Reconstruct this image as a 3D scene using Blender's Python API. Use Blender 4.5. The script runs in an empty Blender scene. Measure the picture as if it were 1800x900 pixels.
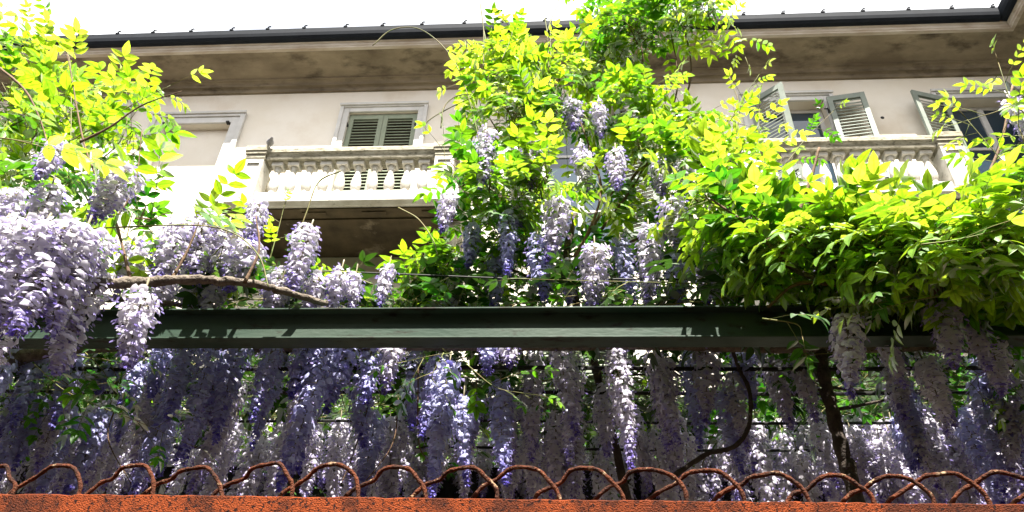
import bpy, math, random
import numpy as np
from mathutils import Vector, Matrix
random.seed(7)
rng = np.random.default_rng(11)
sc = bpy.context.scene
C = sc.collection
R = math.radians

# ------------------------------------------------------------------ camera
PITCH, YAW, ROLL, FPX = R(38), R(5), R(2.5), 1400.0
EYE = Vector((0, 0, 1.6))
FW = Vector((-math.sin(YAW)*math.cos(PITCH), math.cos(YAW)*math.cos(PITCH), math.sin(PITCH)))
RT0 = Vector((math.cos(YAW), math.sin(YAW), 0))
UP0 = RT0.cross(FW)
RT = math.cos(ROLL)*RT0 + math.sin(ROLL)*UP0
UP = -math.sin(ROLL)*RT0 + math.cos(ROLL)*UP0
cd = bpy.data.cameras.new('camera'); cam = bpy.data.objects.new('camera', cd); C.objects.link(cam)
M = Matrix((RT, UP, -FW)).transposed().to_4x4(); M.translation = EYE
cam.matrix_world = M
cd.sensor_width = 36; cd.lens = 28; cd.clip_start = .05; cd.clip_end = 2000
sc.camera = cam

def at(px, py, Y):
    """world point at depth Y on the sight line of a pixel of the 1800x900 photograph"""
    d = FW + RT*(px-900)/FPX - UP*(py-450)/FPX
    return EYE + d*(Y/d.y)

# ------------------------------------------------------------------ light
SUN_EL, SUN_AZ = R(64), R(169)
SKY_STRENGTH = .045
sd = bpy.data.lights.new('sun', 'SUN'); sd.energy = 5.0; sd.angle = R(.55); sd.color = (1, .95, .87)
sun = bpy.data.objects.new('sun', sd); C.objects.link(sun)
tosun = Vector((math.sin(SUN_AZ)*math.cos(SUN_EL), math.cos(SUN_AZ)*math.cos(SUN_EL), math.sin(SUN_EL)))
sun.rotation_euler = tosun.to_track_quat('Z', 'Y').to_euler()
w = bpy.data.worlds.new('World'); sc.world = w; w.use_nodes = True
nt = w.node_tree; bg = nt.nodes['Background']
sky = nt.nodes.new('ShaderNodeTexSky'); sky.sky_type = 'NISHITA'; sky.sun_disc = False
sky.sun_elevation = SUN_EL; sky.sun_rotation = SUN_AZ; sky.dust_density = 2.0
tc = nt.nodes.new('ShaderNodeTexCoord'); no = nt.nodes.new('ShaderNodeTexNoise')
no.inputs['Scale'].default_value = 1.6; no.inputs['Detail'].default_value = 7; no.inputs['Roughness'].default_value = .55
mp = nt.nodes.new('ShaderNodeMapping'); mp.inputs['Location'].default_value = (3.1, 1.7, .4); mp.inputs['Scale'].default_value = (1, 1, 1.8)
nt.links.new(tc.outputs['Generated'], mp.inputs['Vector']); nt.links.new(mp.outputs[0], no.inputs['Vector'])
cr = nt.nodes.new('ShaderNodeValToRGB'); cr.color_ramp.elements[0].position = .22; cr.color_ramp.elements[1].position = .44
nt.links.new(no.outputs['Fac'], cr.inputs[0])
mx = nt.nodes.new('ShaderNodeMix'); mx.data_type = 'RGBA'; mx.inputs['B'].default_value = (12.2, 12.3, 12.6, 1)
nt.links.new(cr.outputs['Color'], mx.inputs['Factor']); nt.links.new(sky.outputs[0], mx.inputs['A'])
nt.links.new(mx.outputs['Result'], bg.inputs['Color']); bg.inputs['Strength'].default_value = SKY_STRENGTH
sc.view_settings.view_transform = 'Standard'; sc.view_settings.look = 'None'
sc.view_settings.exposure = 2.12; sc.view_settings.gamma = 1; sc.view_settings.use_curve_mapping = False
sc.render.engine = 'CYCLES'
sc.cycles.max_bounces = 5; sc.cycles.diffuse_bounces = 2; sc.cycles.transmission_bounces = 4; sc.cycles.transparent_max_bounces = 4
sc.cycles.use_denoising = True
sc.cycles.caustics_reflective = False; sc.cycles.caustics_refractive = False

# ------------------------------------------------------------------ materials
def lin(c): return tuple(c)+(1,)
def mat(name, col, col2=None, scale=6, rough=.8, bump=0, bscale=40, stretch=(1, 1, 1), detail=8, lo=.35, hi=.65, metal=0, spec=.3,
        col3=None, scale3=1.5, lo3=.5, hi3=.7):
    m = bpy.data.materials.new(name); m.use_nodes = True; t = m.node_tree; b = t.nodes['Principled BSDF']
    b.inputs['Roughness'].default_value = rough; b.inputs['Metallic'].default_value = metal
    b.inputs['Specular IOR Level'].default_value = spec
    b.inputs['Base Color'].default_value = lin(col)
    g = t.nodes.new('ShaderNodeNewGeometry')
    mp = t.nodes.new('ShaderNodeMapping'); mp.inputs['Scale'].default_value = stretch
    t.links.new(g.outputs['Position'], mp.inputs['Vector'])
    def blend(A, cB, sc_, lo, hi, off):
        n = t.nodes.new('ShaderNodeTexNoise'); n.inputs['Scale'].default_value = sc_; n.inputs['Detail'].default_value = detail
        n.inputs['Roughness'].default_value = .62
        m2 = t.nodes.new('ShaderNodeMapping'); m2.inputs['Location'].default_value = (off, off*.7, -off)
        t.links.new(mp.outputs[0], m2.inputs[0]); t.links.new(m2.outputs[0], n.inputs['Vector'])
        r = t.nodes.new('ShaderNodeMapRange'); r.inputs['From Min'].default_value = lo; r.inputs['From Max'].default_value = hi
        t.links.new(n.outputs['Fac'], r.inputs['Value'])
        x = t.nodes.new('ShaderNodeMix'); x.data_type = 'RGBA'
        t.links.new(r.outputs[0], x.inputs['Factor'])
        if isinstance(A, tuple): x.inputs['A'].default_value = A
        else: t.links.new(A, x.inputs['A'])
        x.inputs['B'].default_value = lin(cB)
        return x.outputs['Result']
    out = lin(col)
    if col2: out = blend(out, col2, scale, lo, hi, 0)
    if col3: out = blend(out, col3, scale3, lo3, hi3, 5.3)
    if not isinstance(out, tuple): t.links.new(out, b.inputs['Base Color'])
    if bump:
        n = t.nodes.new('ShaderNodeTexNoise'); n.inputs['Scale'].default_value = bscale; n.inputs['Detail'].default_value = 6
        t.links.new(mp.outputs[0], n.inputs['Vector'])
        bp = t.nodes.new('ShaderNodeBump'); bp.inputs['Strength'].default_value = bump; bp.inputs['Distance'].default_value = .01
        t.links.new(n.outputs['Fac'], bp.inputs['Height']); t.links.new(bp.outputs[0], b.inputs['Normal'])
    return m

def thin(name, stops, attr='tint', trans=.5, tcol=None, gloss=.12, rough=.4, mottled=False):
    """leaf or petal: diffuse + light passing through + a weak sheen; colour runs over the stops by a per-leaf attribute"""
    m = bpy.data.materials.new(name); m.use_nodes = True; t = m.node_tree; t.nodes.clear()
    a = t.nodes.new('ShaderNodeAttribute'); a.attribute_name = attr
    def ramp(st):
        r = t.nodes.new('ShaderNodeValToRGB'); e = r.color_ramp.elements
        e[0].position, e[0].color = st[0][0], lin(st[0][1]); e[1].position, e[1].color = st[-1][0], lin(st[-1][1])
        for p, c in st[1:-1]: k = e.new(p); k.color = lin(c)
        t.links.new(a.outputs['Fac'], r.inputs[0]); return r.outputs['Color']
    c1 = ramp(stops); c2 = ramp(tcol) if tcol else c1
    if mottled:
        rb = t.nodes.new('ShaderNodeAttribute'); rb.attribute_name = 'rib'
        g = t.nodes.new('ShaderNodeNewGeometry'); n = t.nodes.new('ShaderNodeTexNoise'); n.inputs['Scale'].default_value = 55; n.inputs['Detail'].default_value = 5
        t.links.new(g.outputs['Position'], n.inputs['Vector'])
        r1 = t.nodes.new('ShaderNodeMapRange'); r1.inputs['From Min'].default_value = .3; r1.inputs['From Max'].default_value = .7; r1.inputs['To Min'].default_value = .68; r1.inputs['To Max'].default_value = 1.15
        t.links.new(n.outputs['Fac'], r1.inputs['Value'])
        r2 = t.nodes.new('ShaderNodeMapRange'); r2.inputs['From Min'].default_value = .80; r2.inputs['From Max'].default_value = .95; r2.inputs['To Min'].default_value = 1; r2.inputs['To Max'].default_value = .62
        t.links.new(rb.outputs['Fac'], r2.inputs['Value'])
        mm = t.nodes.new('ShaderNodeMath'); mm.operation = 'MULTIPLY'; t.links.new(r1.outputs[0], mm.inputs[0]); t.links.new(r2.outputs[0], mm.inputs[1])
        def mul(c):
            v = t.nodes.new('ShaderNodeVectorMath'); v.operation = 'SCALE'; t.links.new(c, v.inputs[0]); t.links.new(mm.outputs[0], v.inputs['Scale']); return v.outputs[0]
        c2 = mul(c2); c1 = mul(c1)
    d = t.nodes.new('ShaderNodeBsdfDiffuse'); t.links.new(c1, d.inputs['Color'])
    tr = t.nodes.new('ShaderNodeBsdfTranslucent'); t.links.new(c2, tr.inputs['Color'])
    x = t.nodes.new('ShaderNodeMixShader'); x.inputs[0].default_value = trans
    t.links.new(d.outputs[0], x.inputs[1]); t.links.new(tr.outputs[0], x.inputs[2])
    gl = t.nodes.new('ShaderNodeBsdfGlossy'); gl.inputs['Roughness'].default_value = rough
    y = t.nodes.new('ShaderNodeMixShader'); fr = t.nodes.new('ShaderNodeFresnel'); fr.inputs['IOR'].default_value = 1.35
    mu = t.nodes.new('ShaderNodeMath'); mu.operation = 'MULTIPLY'; mu.inputs[1].default_value = gloss*4
    t.links.new(fr.outputs[0], mu.inputs[0]); t.links.new(mu.outputs[0], y.inputs[0])
    t.links.new(x.outputs[0], y.inputs[1]); t.links.new(gl.outputs[0], y.inputs[2])
    o = t.nodes.new('ShaderNodeOutputMaterial'); t.links.new(y.outputs[0], o.inputs['Surface'])
    return m

STUCCO = mat('stucco', (.73, .67, .56), (.79, .74, .65), 1.3, .9, .25, 60, col3=(.62, .53, .41), scale3=.8, lo3=.52, hi3=.75)
TRIM = mat('painted_trim', (.62, .61, .58), (.50, .49, .46), 3, .8, .15, 50)
STONE = mat('balcony_stone', (.62, .60, .55), (.46, .43, .36), 5, .85, .3, 60, col3=(.16, .145, .10), scale3=9, lo3=.60, hi3=.74)
CAP = mat('weathered_stone', (.42, .39, .31), (.22, .20, .14), 14, .9, .4, 90, stretch=(.5, 1, 1.5), col3=(.07, .065, .04), scale3=30, lo3=.52, hi3=.7)
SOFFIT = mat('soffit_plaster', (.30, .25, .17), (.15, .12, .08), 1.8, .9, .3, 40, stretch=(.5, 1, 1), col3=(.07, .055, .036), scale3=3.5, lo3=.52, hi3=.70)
UNDER = mat('dark_underside', (.10, .075, .04), (.045, .034, .018), 2.5, .9, .2, 30, col3=(.30, .25, .17), scale3=1.7, lo3=.62, hi3=.75)  # far darker brown than the slab stone, with paler patches
LIP = mat('cornice_edge', (.50, .45, .38), (.33, .27, .20), 6, .85, .2, 50, stretch=(.3, 1, 1))
GUTTER = mat('gutter_metal', (.008, .010, .014), (.012, .015, .02), 6, .75, 0, spec=.12)
SHUT = mat('shutter_paint', (.20, .235, .165), (.25, .28, .20), 7, .6, .1, 60)
SHUT2 = mat('shutter_paint_dark', (.19, .22, .185), (.24, .27, .23), 7, .6, .1, 60)
IRON = mat('black_iron', (.012, .011, .01), rough=.6)
BEAM = mat('green_beam_paint', (.030, .054, .038), (.056, .080, .060), 7, .55, .12, 90, stretch=(.35, 1, 1), col3=(.022, .018, .012), scale3=26, lo3=.56, hi3=.66, spec=.15)
DARKRAIL = mat('dark_rail_paint', (.01, .011, .01), (.02, .018, .014), 20, .7)
RUST = mat('rust', (.235, .050, .015), (.085, .024, .012), 13, .95, .9, 320, lo=.42, hi=.58, col3=(.020, .010, .009), scale3=110, lo3=.53, hi3=.61, spec=.1)
RUSTROD = mat('rusty_rod', (.13, .038, .016), (.03, .015, .011), 34, .9, .9, 220, col3=(.36, .25, .15), scale3=45, lo3=.60, hi3=.68, spec=.15)
BARK = mat('wisteria_bark', (.23, .19, .15), (.10, .08, .06), 30, .9, 1.0, 120, col3=(.045, .035, .03), scale3=60, lo3=.55, hi3=.7)
SHADE_BARK = mat('shaded_bark', (.085, .065, .05), (.04, .03, .025), 30, .9, 1.0, 120)  # darker copy of the wisteria bark, pergola shade put into its colour
TWIG = mat('twig_bark', (.10, .055, .035), (.16, .10, .05), 25, .8, .3, 120)
SHOOT = mat('green_shoot', (.12, .17, .03), (.17, .12, .04), 12, .6)
GROUND = mat('garden_soil', (.07, .055, .04), (.045, .035, .025), 25, .95, .6, 60)
ASPH = mat('asphalt', (.055, .054, .052), (.04, .04, .04), 30, .95, .5, 80)
PAVE = mat('paving_stone', (.33, .31, .28), (.24, .22, .2), 6, .9, .4, 30)
CURT = mat('white_curtain', (.75, .75, .72), (.62, .62, .6), 3, .9, stretch=(12, 1, .5))
GLASS = bpy.data.materials.new('window_glass'); GLASS.use_nodes = True
_b = GLASS.node_tree.nodes['Principled BSDF']; _b.inputs['Base Color'].default_value = (.03, .05, .07, 1); _b.inputs['Roughness'].default_value = .04; _b.inputs['Specular IOR Level'].default_value = .9
DARKIN = mat('room_dark', (.08, .06, .045), rough=.9)  # room shade put into a dark panel colour
PIG = mat('pigeon_feathers', (.16, .16, .18), (.28, .28, .30), 30, .7)
PIGP = mat('pigeon_beak', (.10, .07, .06), rough=.6)
LEAF = thin('leaf', [(0, (.035, .115, .012)), (.5, (.07, .205, .015)), (1, (.17, .35, .03))],
            tcol=[(0, (.03, .20, .008)), (.45, (.145, .42, .010)), (.8, (.44, .72, .016)), (1, (.64, .86, .05))], trans=.55, gloss=.13, rough=.42, mottled=True)
SHADE_LEAF = thin('shade_dark_leaf', [(0, (.02, .05, .01)), (1, (.05, .10, .02))], tcol=[(0, (.015, .05, .004)), (1, (.05, .13, .01))], trans=.35, gloss=.08)  # darker leaf copy, shade put into the colour of hedge and canopy
PETAL = thin('petal', [(0, (.74, .71, .76)), (.45, (.64, .60, .72)), (.8, (.30, .25, .58)), (1, (.11, .07, .38))], trans=.48, gloss=.03)
PETAL_SKY = thin('petal_skylit', [(0, (.56, .58, .80)), (.4, (.42, .42, .74)), (.75, (.20, .18, .56)), (1, (.08, .06, .36))], trans=.45, gloss=.03)  # bluer petal copy, skylight tint put into the colour
WING = thin('petal_violet', [(0, (.40, .34, .62)), (.6, (.20, .15, .50)), (1, (.09, .06, .36))], trans=.3, gloss=.03)
PSTEM = thin('flower_stalk', [(0, (.20, .20, .08)), (1, (.20, .14, .12))], trans=.2)

# ------------------------------------------------------------------ mesh helpers
class MB:
    def __init__(s): s.v = []; s.f = []; s.m = []; s.t = None
    def add(s, vs, fs, mi=0):
        n = len(s.v); s.v += [tuple(v) for v in vs]; s.f += [tuple(i+n for i in f) for f in fs]; s.m += [mi]*len(fs)
    def box(s, x0, x1, y0, y1, z0, z1, mi=0, T=None):
        p = [(x, y, z) for z in (z0, z1) for y in (y0, y1) for x in (x0, x1)]
        if T is not None: p = [T @ Vector(q) for q in p]
        s.add(p, [(0, 2, 3, 1), (4, 5, 7, 6), (0, 1, 5, 4), (2, 6, 7, 3), (0, 4, 6, 2), (1, 3, 7, 5)], mi)
    def prism(s, prof, x0, x1, mi=0, axis='x'):
        """closed profile of (y,z) pushed along x (or (x,z) along y)"""
        n = len(prof)
        f = (lambda a, b, c: (c, a, b)) if axis == 'x' else (lambda a, b, c: (a, c, b))
        s.add([f(a, b, x0) for a, b in prof]+[f(a, b, x1) for a, b in prof],
              [(i, (i+1) % n, (i+1) % n+n, i+n) for i in range(n)]+[tuple(range(n))[::-1], tuple(range(n, 2*n))], mi)
    def lathe(s, prof, cx, cy, n=16, mi=0):
        vs = []; k = len(prof)
        for r, z in prof:
            for j in range(n): a = 2*math.pi*j/n; vs.append((cx+r*math.cos(a), cy+r*math.sin(a), z))
        fs = [(i*n+j, i*n+(j+1) % n, (i+1)*n+(j+1) % n, (i+1)*n+j) for i in range(k-1) for j in range(n)]
        fs += [tuple(range(n))[::-1], tuple(range((k-1)*n, k*n))]
        s.add(vs, fs, mi)
    def tube(s, pts, rad, n=6, mi=0):
        pts = [Vector(p) for p in pts]; k = len(pts)
        if not isinstance(rad, (list, tuple)): rad = [rad]*k
        vs = []; u = None
        for i, p in enumerate(pts):
            d = (pts[min(i+1, k-1)]-pts[max(i-1, 0)])
            d = d.normalized() if d.length > 1e-9 else Vector((0, 0, 1))
            if u is None: u = d.orthogonal().normalized()
            else:
                u = u-d*u.dot(d); u = u.normalized() if u.length > 1e-6 else d.orthogonal().normalized()
            v = d.cross(u)
            for j in range(n):
                a = 2*math.pi*j/n; vs.append(p+(u*math.cos(a)+v*math.sin(a))*rad[i])
        fs = [(i*n+j, i*n+(j+1) % n, (i+1)*n+(j+1) % n, (i+1)*n+j) for i in range(k-1) for j in range(n)]
        fs += [tuple(range(n))[::-1], tuple(range((k-1)*n, k*n))]
        s.add(vs, fs, mi)
    def build(s, name, mats, parent=None, smooth=False, off=None, bevel=0):
        me = bpy.data.meshes.new(name)
        o0 = worldloc(parent) if off is None else Vector(off)
        me.from_pydata([(v[0]-o0.x, v[1]-o0.y, v[2]-o0.z) for v in s.v], [], s.f)
        for m in (mats if isinstance(mats, (list, tuple)) else [mats]): me.materials.append(m)
        me.polygons.foreach_set('material_index', s.m)
        if smooth: me.polygons.foreach_set('use_smooth', [True]*len(s.f))
        if s.t is not None:
            a = me.attributes.new('tint', 'FLOAT', 'POINT'); a.data.foreach_set('value', np.asarray(s.t, dtype=np.float32))
        me.update()
        o = bpy.data.objects.new(name, me); C.objects.link(o)
        if parent is not None: o.parent = parent
        if bevel:
            b = o.modifiers.new('bevel', 'BEVEL'); b.width = bevel; b.segments = 2; b.limit_method = 'ANGLE'
        return o
def worldloc(p):
    v = Vector((0, 0, 0))
    while p is not None: v += p.location; p = p.parent
    return v
def spline(pts, n=8):
    pts = [Vector(p) for p in pts]; P = [pts[0]*2-pts[1]]+pts+[pts[-1]*2-pts[-2]]; out = []
    for i in range(1, len(P)-2):
        for j in range(n):
            t = j/n; a, b, c, d = P[i-1], P[i], P[i+1], P[i+2]
            out.append(.5*((2*b)+(c-a)*t+(2*a-5*b+4*c-d)*t*t+(3*b-a-3*c+d)*t**3))
    out.append(pts[-1]); return out
def taper(n, a, b): return [a+(b-a)*i/(n-1) for i in range(n)]
def tag(o, label, cat, group=None, kind=None):
    o['label'] = label
    if cat: o['category'] = cat
    if group: o['group'] = group
    if kind: o['kind'] = kind
    return o
def empty(name, loc, label, cat, group=None):
    o = bpy.data.objects.new(name, None); C.objects.link(o); o.location = loc; o.empty_display_size = .2
    return tag(o, label, cat, group)

# ------------------------------------------------------------------ ground
g = MB(); g.box(-120, 120, -120, 120, -.4, 0); o = g.build('ground', GROUND); tag(o, 'brown garden soil in front of the building', 'ground', kind='structure')
g = MB(); g.box(-60, 60, -4.6, 1.2, .001, .006); o = g.build('road', ASPH); tag(o, 'dark asphalt lane in front of the rusty fence', 'road', kind='structure')
g = MB(); g.box(-14, 7.6, 7.4, 8.7, .004, .12); o = g.build('pavement', PAVE); tag(o, 'stone pavement along the foot of the facade', 'pavement', kind='structure')

# ------------------------------------------------------------------ building
WY, WX0, WX1, WTOP = 8.7, -13.0, 7.62, 12.02
bld = empty('apartment_building', (0, WY, 0), 'pale stuccoed building with deep brown eaves, two balustraded balconies and green louvred shutters', 'building')
OPEN = [(-6.66, -5.50, 8.72, 11.26, .13), (-3.55, -2.40, 8.6, 11.45, .24), (-.36, .79, 8.6, 11.45, .24), (2.93, 4.08, 8.6, 11.48, .24), (5.90, 7.10, 8.6, 11.45, .24)]
for k, zb in enumerate((1.0, 4.6)):
    for (a, b) in ((-6.66, -5.5), (-3.55, -2.4), (-.36, .79), (2.93, 4.08)):
        OPEN.append((a, b, zb, zb+2.4, .24))
xs = sorted({WX0, WX1, *[v for o_ in OPEN for v in o_[:2]]}); zs = sorted({0, WTOP, *[v for o_ in OPEN for v in o_[2:4]]})
g = MB()
for i in range(len(xs)-1):
    for j in range(len(zs)-1):
        cx, cz = (xs[i]+xs[i+1])/2, (zs[j]+zs[j+1])/2
        if any(a < cx < b and c < cz < d for a, b, c, d, _ in OPEN): continue
        g.add([(xs[i], WY, zs[j]), (xs[i+1], WY, zs[j]), (xs[i+1], WY, zs[j+1]), (xs[i], WY, zs[j+1])], [(0, 1, 2, 3)])
for a, b, c, d, dp in OPEN:
    y1 = WY+dp
    g.add([(a, WY, c), (a, WY, d), (a, y1, d), (a, y1, c)], [(0, 1, 2, 3)])
    g.add([(b, WY, c), (b, WY, d), (b, y1, d), (b, y1, c)], [(3, 2, 1, 0)])
    g.add([(a, WY, d), (b, WY, d), (b, y1, d), (a, y1, d)], [(0, 1, 2, 3)])
    g.add([(a, WY, c), (b, WY, c), (b, y1, c), (a, y1, c)], [(3, 2, 1, 0)])
# blind panel back
a, b, c, d, dp = OPEN[0]
g.add([(a, WY+dp, c), (b, WY+dp, c), (b, WY+dp, d), (a, WY+dp, d)], [(0, 1, 2, 3)])
# wing wall, side and back
g.box(WX1, WX1+.3, 1.0, WY, 0, WTOP)
g.box(WX0, WX1+.3, WY+.9, WY+1.0, 0, WTOP)
g.box(WX0-.25, WX0-.002, WY, WY+1.0, 0, WTOP)
g.build('wall', STUCCO, bld)
# pilaster at the left
g = MB(); g.box(-7.70, -7.28, WY-.05, WY, 0, 11.68); g.box(-7.74, -7.24, WY-.07, WY, 11.68, 11.76); g.build('pilaster', TRIM, bld, bevel=.006)
# cornice: profile from the wall out (y, z)
prof = [(8.7, 11.98), (8.66, 11.98), (8.66, 12.05), (8.63, 12.07), (8.60, 12.07), (8.60, 12.12), (8.57, 12.15), (8.53, 12.155), (8.53, 12.19),
        (8.50, 12.20), (8.12, 12.285), (8.06, 12.29), (8.06, 12.275)]
edge = [(8.06, 12.275), (8.0, 12.275), (8.0, 12.30), (7.985, 12.315), (7.985, 12.36), (7.96, 12.38), (7.96, 12.41), (8.7, 12.41), (8.7, 12.29), (8.06, 12.29)]
g = MB(); g.prism(prof+[(8.06, 12.29), (8.7, 12.29)][1:], WX0, WX1)
# wing part of the cornice, mirrored round the inner corner
wx = lambda y: WX1-(8.7-y)
g.prism([(wx(y), z-.003) for y, z in prof+[(8.7, 12.29)]], 1.0, 8.72, axis='y')
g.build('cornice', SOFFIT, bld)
g = MB(); g.prism(edge, WX0, WX1); g.prism([(wx(y), z-.003) for y, z in edge], 1.0, 8.0, axis='y'); g.build('cornice_edge', LIP, bld)
# gutter
gp = [(7.955, 12.385), (7.90, 12.40), (7.86, 12.44), (7.845, 12.50), (7.845, 12.60), (7.85, 12.615), (7.955, 12.615)]
g = MB(); g.prism(gp, WX0, wx(7.85)); g.prism([(wx(y), z-.003) for y, z in gp], 1.0, 7.95, axis='y')
gut = g.build('gutter', GUTTER, bld)
x = -8.2
while x < 6.8:
    g = MB(); g.box(x-.03, x+.03, 7.835, 7.90, 12.61, 12.635); g.tube([(x, 7.86, 12.63), (x, 7.85, 12.665), (x+.02, 7.85, 12.685), (x+.045, 7.85, 12.68)], .012, 6)
    g.build('gutter_bracket', GUTTER, gut); x += random.choice((.62, .66, .7))
# roof behind the gutter
g = MB(); g.add([(WX0-.3, 7.95, 12.62), (WX1+1, 7.95, 12.62), (WX1+1, 12.5, 14.0), (WX0-.3, 12.5, 14.0)], [(0, 1, 2, 3)])
g.box(WX0-.3, WX1+1, 7.96, 9.7, 12.412, 12.60)
g.add([(WX1-.75, .9, 12.60), (WX1-.75, 7.95, 12.60), (WX1+3.5, 7.95, 14.0), (WX1+3.5, .9, 14.0)], [(3, 2, 1, 0)])
g.box(WX1-.74, WX1+.3, 1.0, 7.945, 12.409, 12.597)
g.build('roof', mat('roof_tile', (.25, .12, .07), (.16, .08, .05), 8), bld)

def surround(a, b, c, d, parent, m=TRIM, wd=.155):
    """moulded frame round an opening: two stepped bands and a small hood"""
    g = MB()
    for (i, o_, y) in ((0, wd*.6, .035), (wd*.6+.001, wd, .06)):
        g.box(a-o_, a-i, WY-y, WY-.001, c, d+o_); g.box(b+i, b+o_, WY-y, WY-.001, c, d+o_)
        g.box(a-i+.001, b+i-.001, WY-y+.001, WY-.001, d+i, d+o_)
    g.box(a-wd-.01, b+wd+.01, WY-.085, WY-.061, d+wd-.035, d+wd+.012)
    return g.build('frame', m, parent, bevel=.004)
def T_at(x, y, z, deg): return Matrix.Translation((x, y, z)) @ Matrix.Rotation(R(deg), 4, 'Z')
def shutter(hx, hy, z0, wd, ht, deg, parent, m, flip=1, slat=.066):
    """louvred leaf hinged at hx,hy; deg 0 lies along +x"""
    T = T_at(hx, hy, z0, deg); g = MB(); st = .075; th = .04; sgn_ = -1 if abs(deg) > 90 else 1
    s = lambda x0, x1, y0, y1, z0_, z1_: g.box(min(flip*x0, flip*x1), max(flip*x0, flip*x1), y0, y1, z0_, z1_, 0, T)
    s(0, st, -th/2, th/2, 0, ht); s(wd-st, wd, -th/2, th/2, 0, ht)
    for zc, hh in ((0, .12), (ht*.36, .09), (ht-.10, .10)): s(st+.0005, wd-st-.0005, -th/2+.002, th/2-.002, zc, zc+hh)
    for za, zb in ((.12, ht*.36), (ht*.36+.09, ht-.10)):
        n = int((zb-za)/slat)
        for i in range(n):
            zc = za+(i+.5)*(zb-za)/n
            S = T @ Matrix.Translation((flip*wd/2, 0, zc)) @ Matrix.Rotation(R(56)*sgn_, 4, 'X')
            g.box(-(wd/2-st), (wd/2-st), -.030, .030, -.005, .005, 0, S)
    o = g.build('shutter', m, parent)
    for zc in (.3, ht-.28):
        h = MB(); h.box(-.03, .012, -.045, -.0205, zc, zc+.035, 0, T if flip == 1 else T @ Matrix.Rotation(0, 4, 'Z')); h.tube([T @ Vector((-.015*flip, -.035, zc-.02)), T @ Vector((-.015*flip, -.035, zc+.08))], .012, 8)
        if ht-zc < .5: h.tube([T @ Vector((-.015*flip, -.035, zc+.06)), T @ Vector((-.03*flip, -.06, zc+.09)), T @ Vector((-.06*flip, -.05, zc+.085))], .010, 6)
        h.build('hinge', IRON, parent)
    return o
def casement(a, b, c, d, parent, inner=CURT):
    y = WY+.17; mid = (a+b)/2; g = MB(); q = .07
    g.box(a+.001, a+q, y, y+.05, c, d); g.box(b-q, b-.001, y, y+.05, c, d); g.box(mid-.045, mid+.045, y-.01, y+.05, c, d-q-.001)
    g.box(a+q+.001, b-q-.001, y+.001, y+.049, d-q, d)
    for zc in (c, c+.75, c+1.9):
        for x0, x1 in ((a+q+.001, mid-.046), (mid+.046, b-q-.001)): g.box(x0, x1, y+.002, y+.048, zc, zc+(.14 if zc == c else .05))
    g.build('sash', TRIM, parent)
    g = MB(); g.box(a+q-.01, b-q+.01, y+.02, y+.026, c+.1, d-q+.01); return g
def pane(g, parent): g.build('pane', GLASS, parent)

# A blind window, left
a, b, c, d, _ = OPEN[0]
p = bpy.data.objects.new('blind_window', None); C.objects.link(p); p.parent = bld; p.location = (0, 0, 0)
p['label'] = 'walled up window with a white moulded frame'
surround(a, b, c, d, p, wd=.22)
for x in (a+.03, b-.05):
    h = MB(); h.box(x-.02, x+.03, WY-.07, WY-.001, d-.03, d+.0); h.build('hinge', IRON, p)
def door(i, lab):
    a, b, c, d, _ = OPEN[i]
    p = bpy.data.objects.new('balcony_door', None); C.objects.link(p); p.parent = bld; p['label'] = lab
    surround(a, b, c, d, p); return a, b, c, d, p
# B shuttered door, closed
a, b, c, d, p = door(1, 'balcony door with both louvred shutters closed')
hw = (b-a)/2
shutter(a+.01, WY+.045, c+.02, hw-.013, d-c-.04, 0, p, SHUT); shutter(b-.01, WY+.045, c+.02, hw-.013, d-c-.04, 0, p, SHUT, flip=-1)
g = MB(); g.box(a, b, WY+.2, WY+.239, c, d); g.build('sash', DARKIN, p)  # dark panel standing in for shade behind the closed shutters
# C behind the vine
a, b, c, d, p = door(2, 'door half hidden by leaves with open shutters')
pane(casement(a, b, c, d, p), p)
shutter(a, WY-.09, c+.02, .56, d-c-.04, -160, p, SHUT2); shutter(b, WY-.09, c+.02, .56, d-c-.04, 160, p, SHUT2, flip=-1)
g = MB(); g.box(a, b, WY+.24, WY+.26, c, d); g.build('curtain', CURT, p)
# D right balcony door, shutters open
a, b, c, d, p = door(3, 'balcony door with one shutter ajar and one folded back')
pane(casement(a, b, c, d, p), p)
shutter(a, WY-.05, c+.02, .56, d-c-.04, -42, p, SHUT2); shutter(b+.02, WY-.09, c+.02, .56, d-c-.04, 171, p, SHUT2, flip=-1)
g = MB(); g.box(a, b, WY+.24, WY+.26, c, d-.35); g.build('curtain', CURT, p)
# E far right
a, b, c, d, p = door(4, 'last door before the corner, one shutter half open')
pane(casement(a, b, c, d, p), p)
shutter(a, WY-.06, c+.02, .58, d-c-.04, -164, p, SHUT2); shutter(b, WY-.07, c+.02, .5, d-c-.04, 35, p, SHUT2, flip=-1)
g = MB(); g.box(a, b, WY+.5, WY+.52, c, d); g.build('curtain', DARKIN, p)  # dark panel for the unlit room, shade in its colour, no curtain
# lower storeys
for i in range(5, len(OPEN)):
    a, b, c, d, _ = OPEN[i]
    p = bpy.data.objects.new('window', None); C.objects.link(p); p.parent = bld
    surround(a, b, c, d, p); hw = (b-a)/2
    shutter(a+.01, WY+.045, c+.02, hw-.013, d-c-.04, 0, p, SHUT); shutter(b-.01, WY+.045, c+.02, hw-.013, d-c-.04, 0, p, SHUT, flip=-1)
g = MB(); g.box(WX0, WX1, WY-.07, WY-.001, 4.0, 4.16); g.box(WX0, WX1, WY-.10, WY-.001, 4.16, 4.22); g.build('string_course', TRIM, bld, bevel=.01)
g = MB(); v = at(1551, 207, WY); g.lathe([(.028, 0), (.028, .02)], 0, 0, 14)
g.v = [(v.x+q[0], WY-.004+q[2]*.2, v.z+q[1]) for q in g.v]; g.build('vent_hole', IRON, bld)

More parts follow.
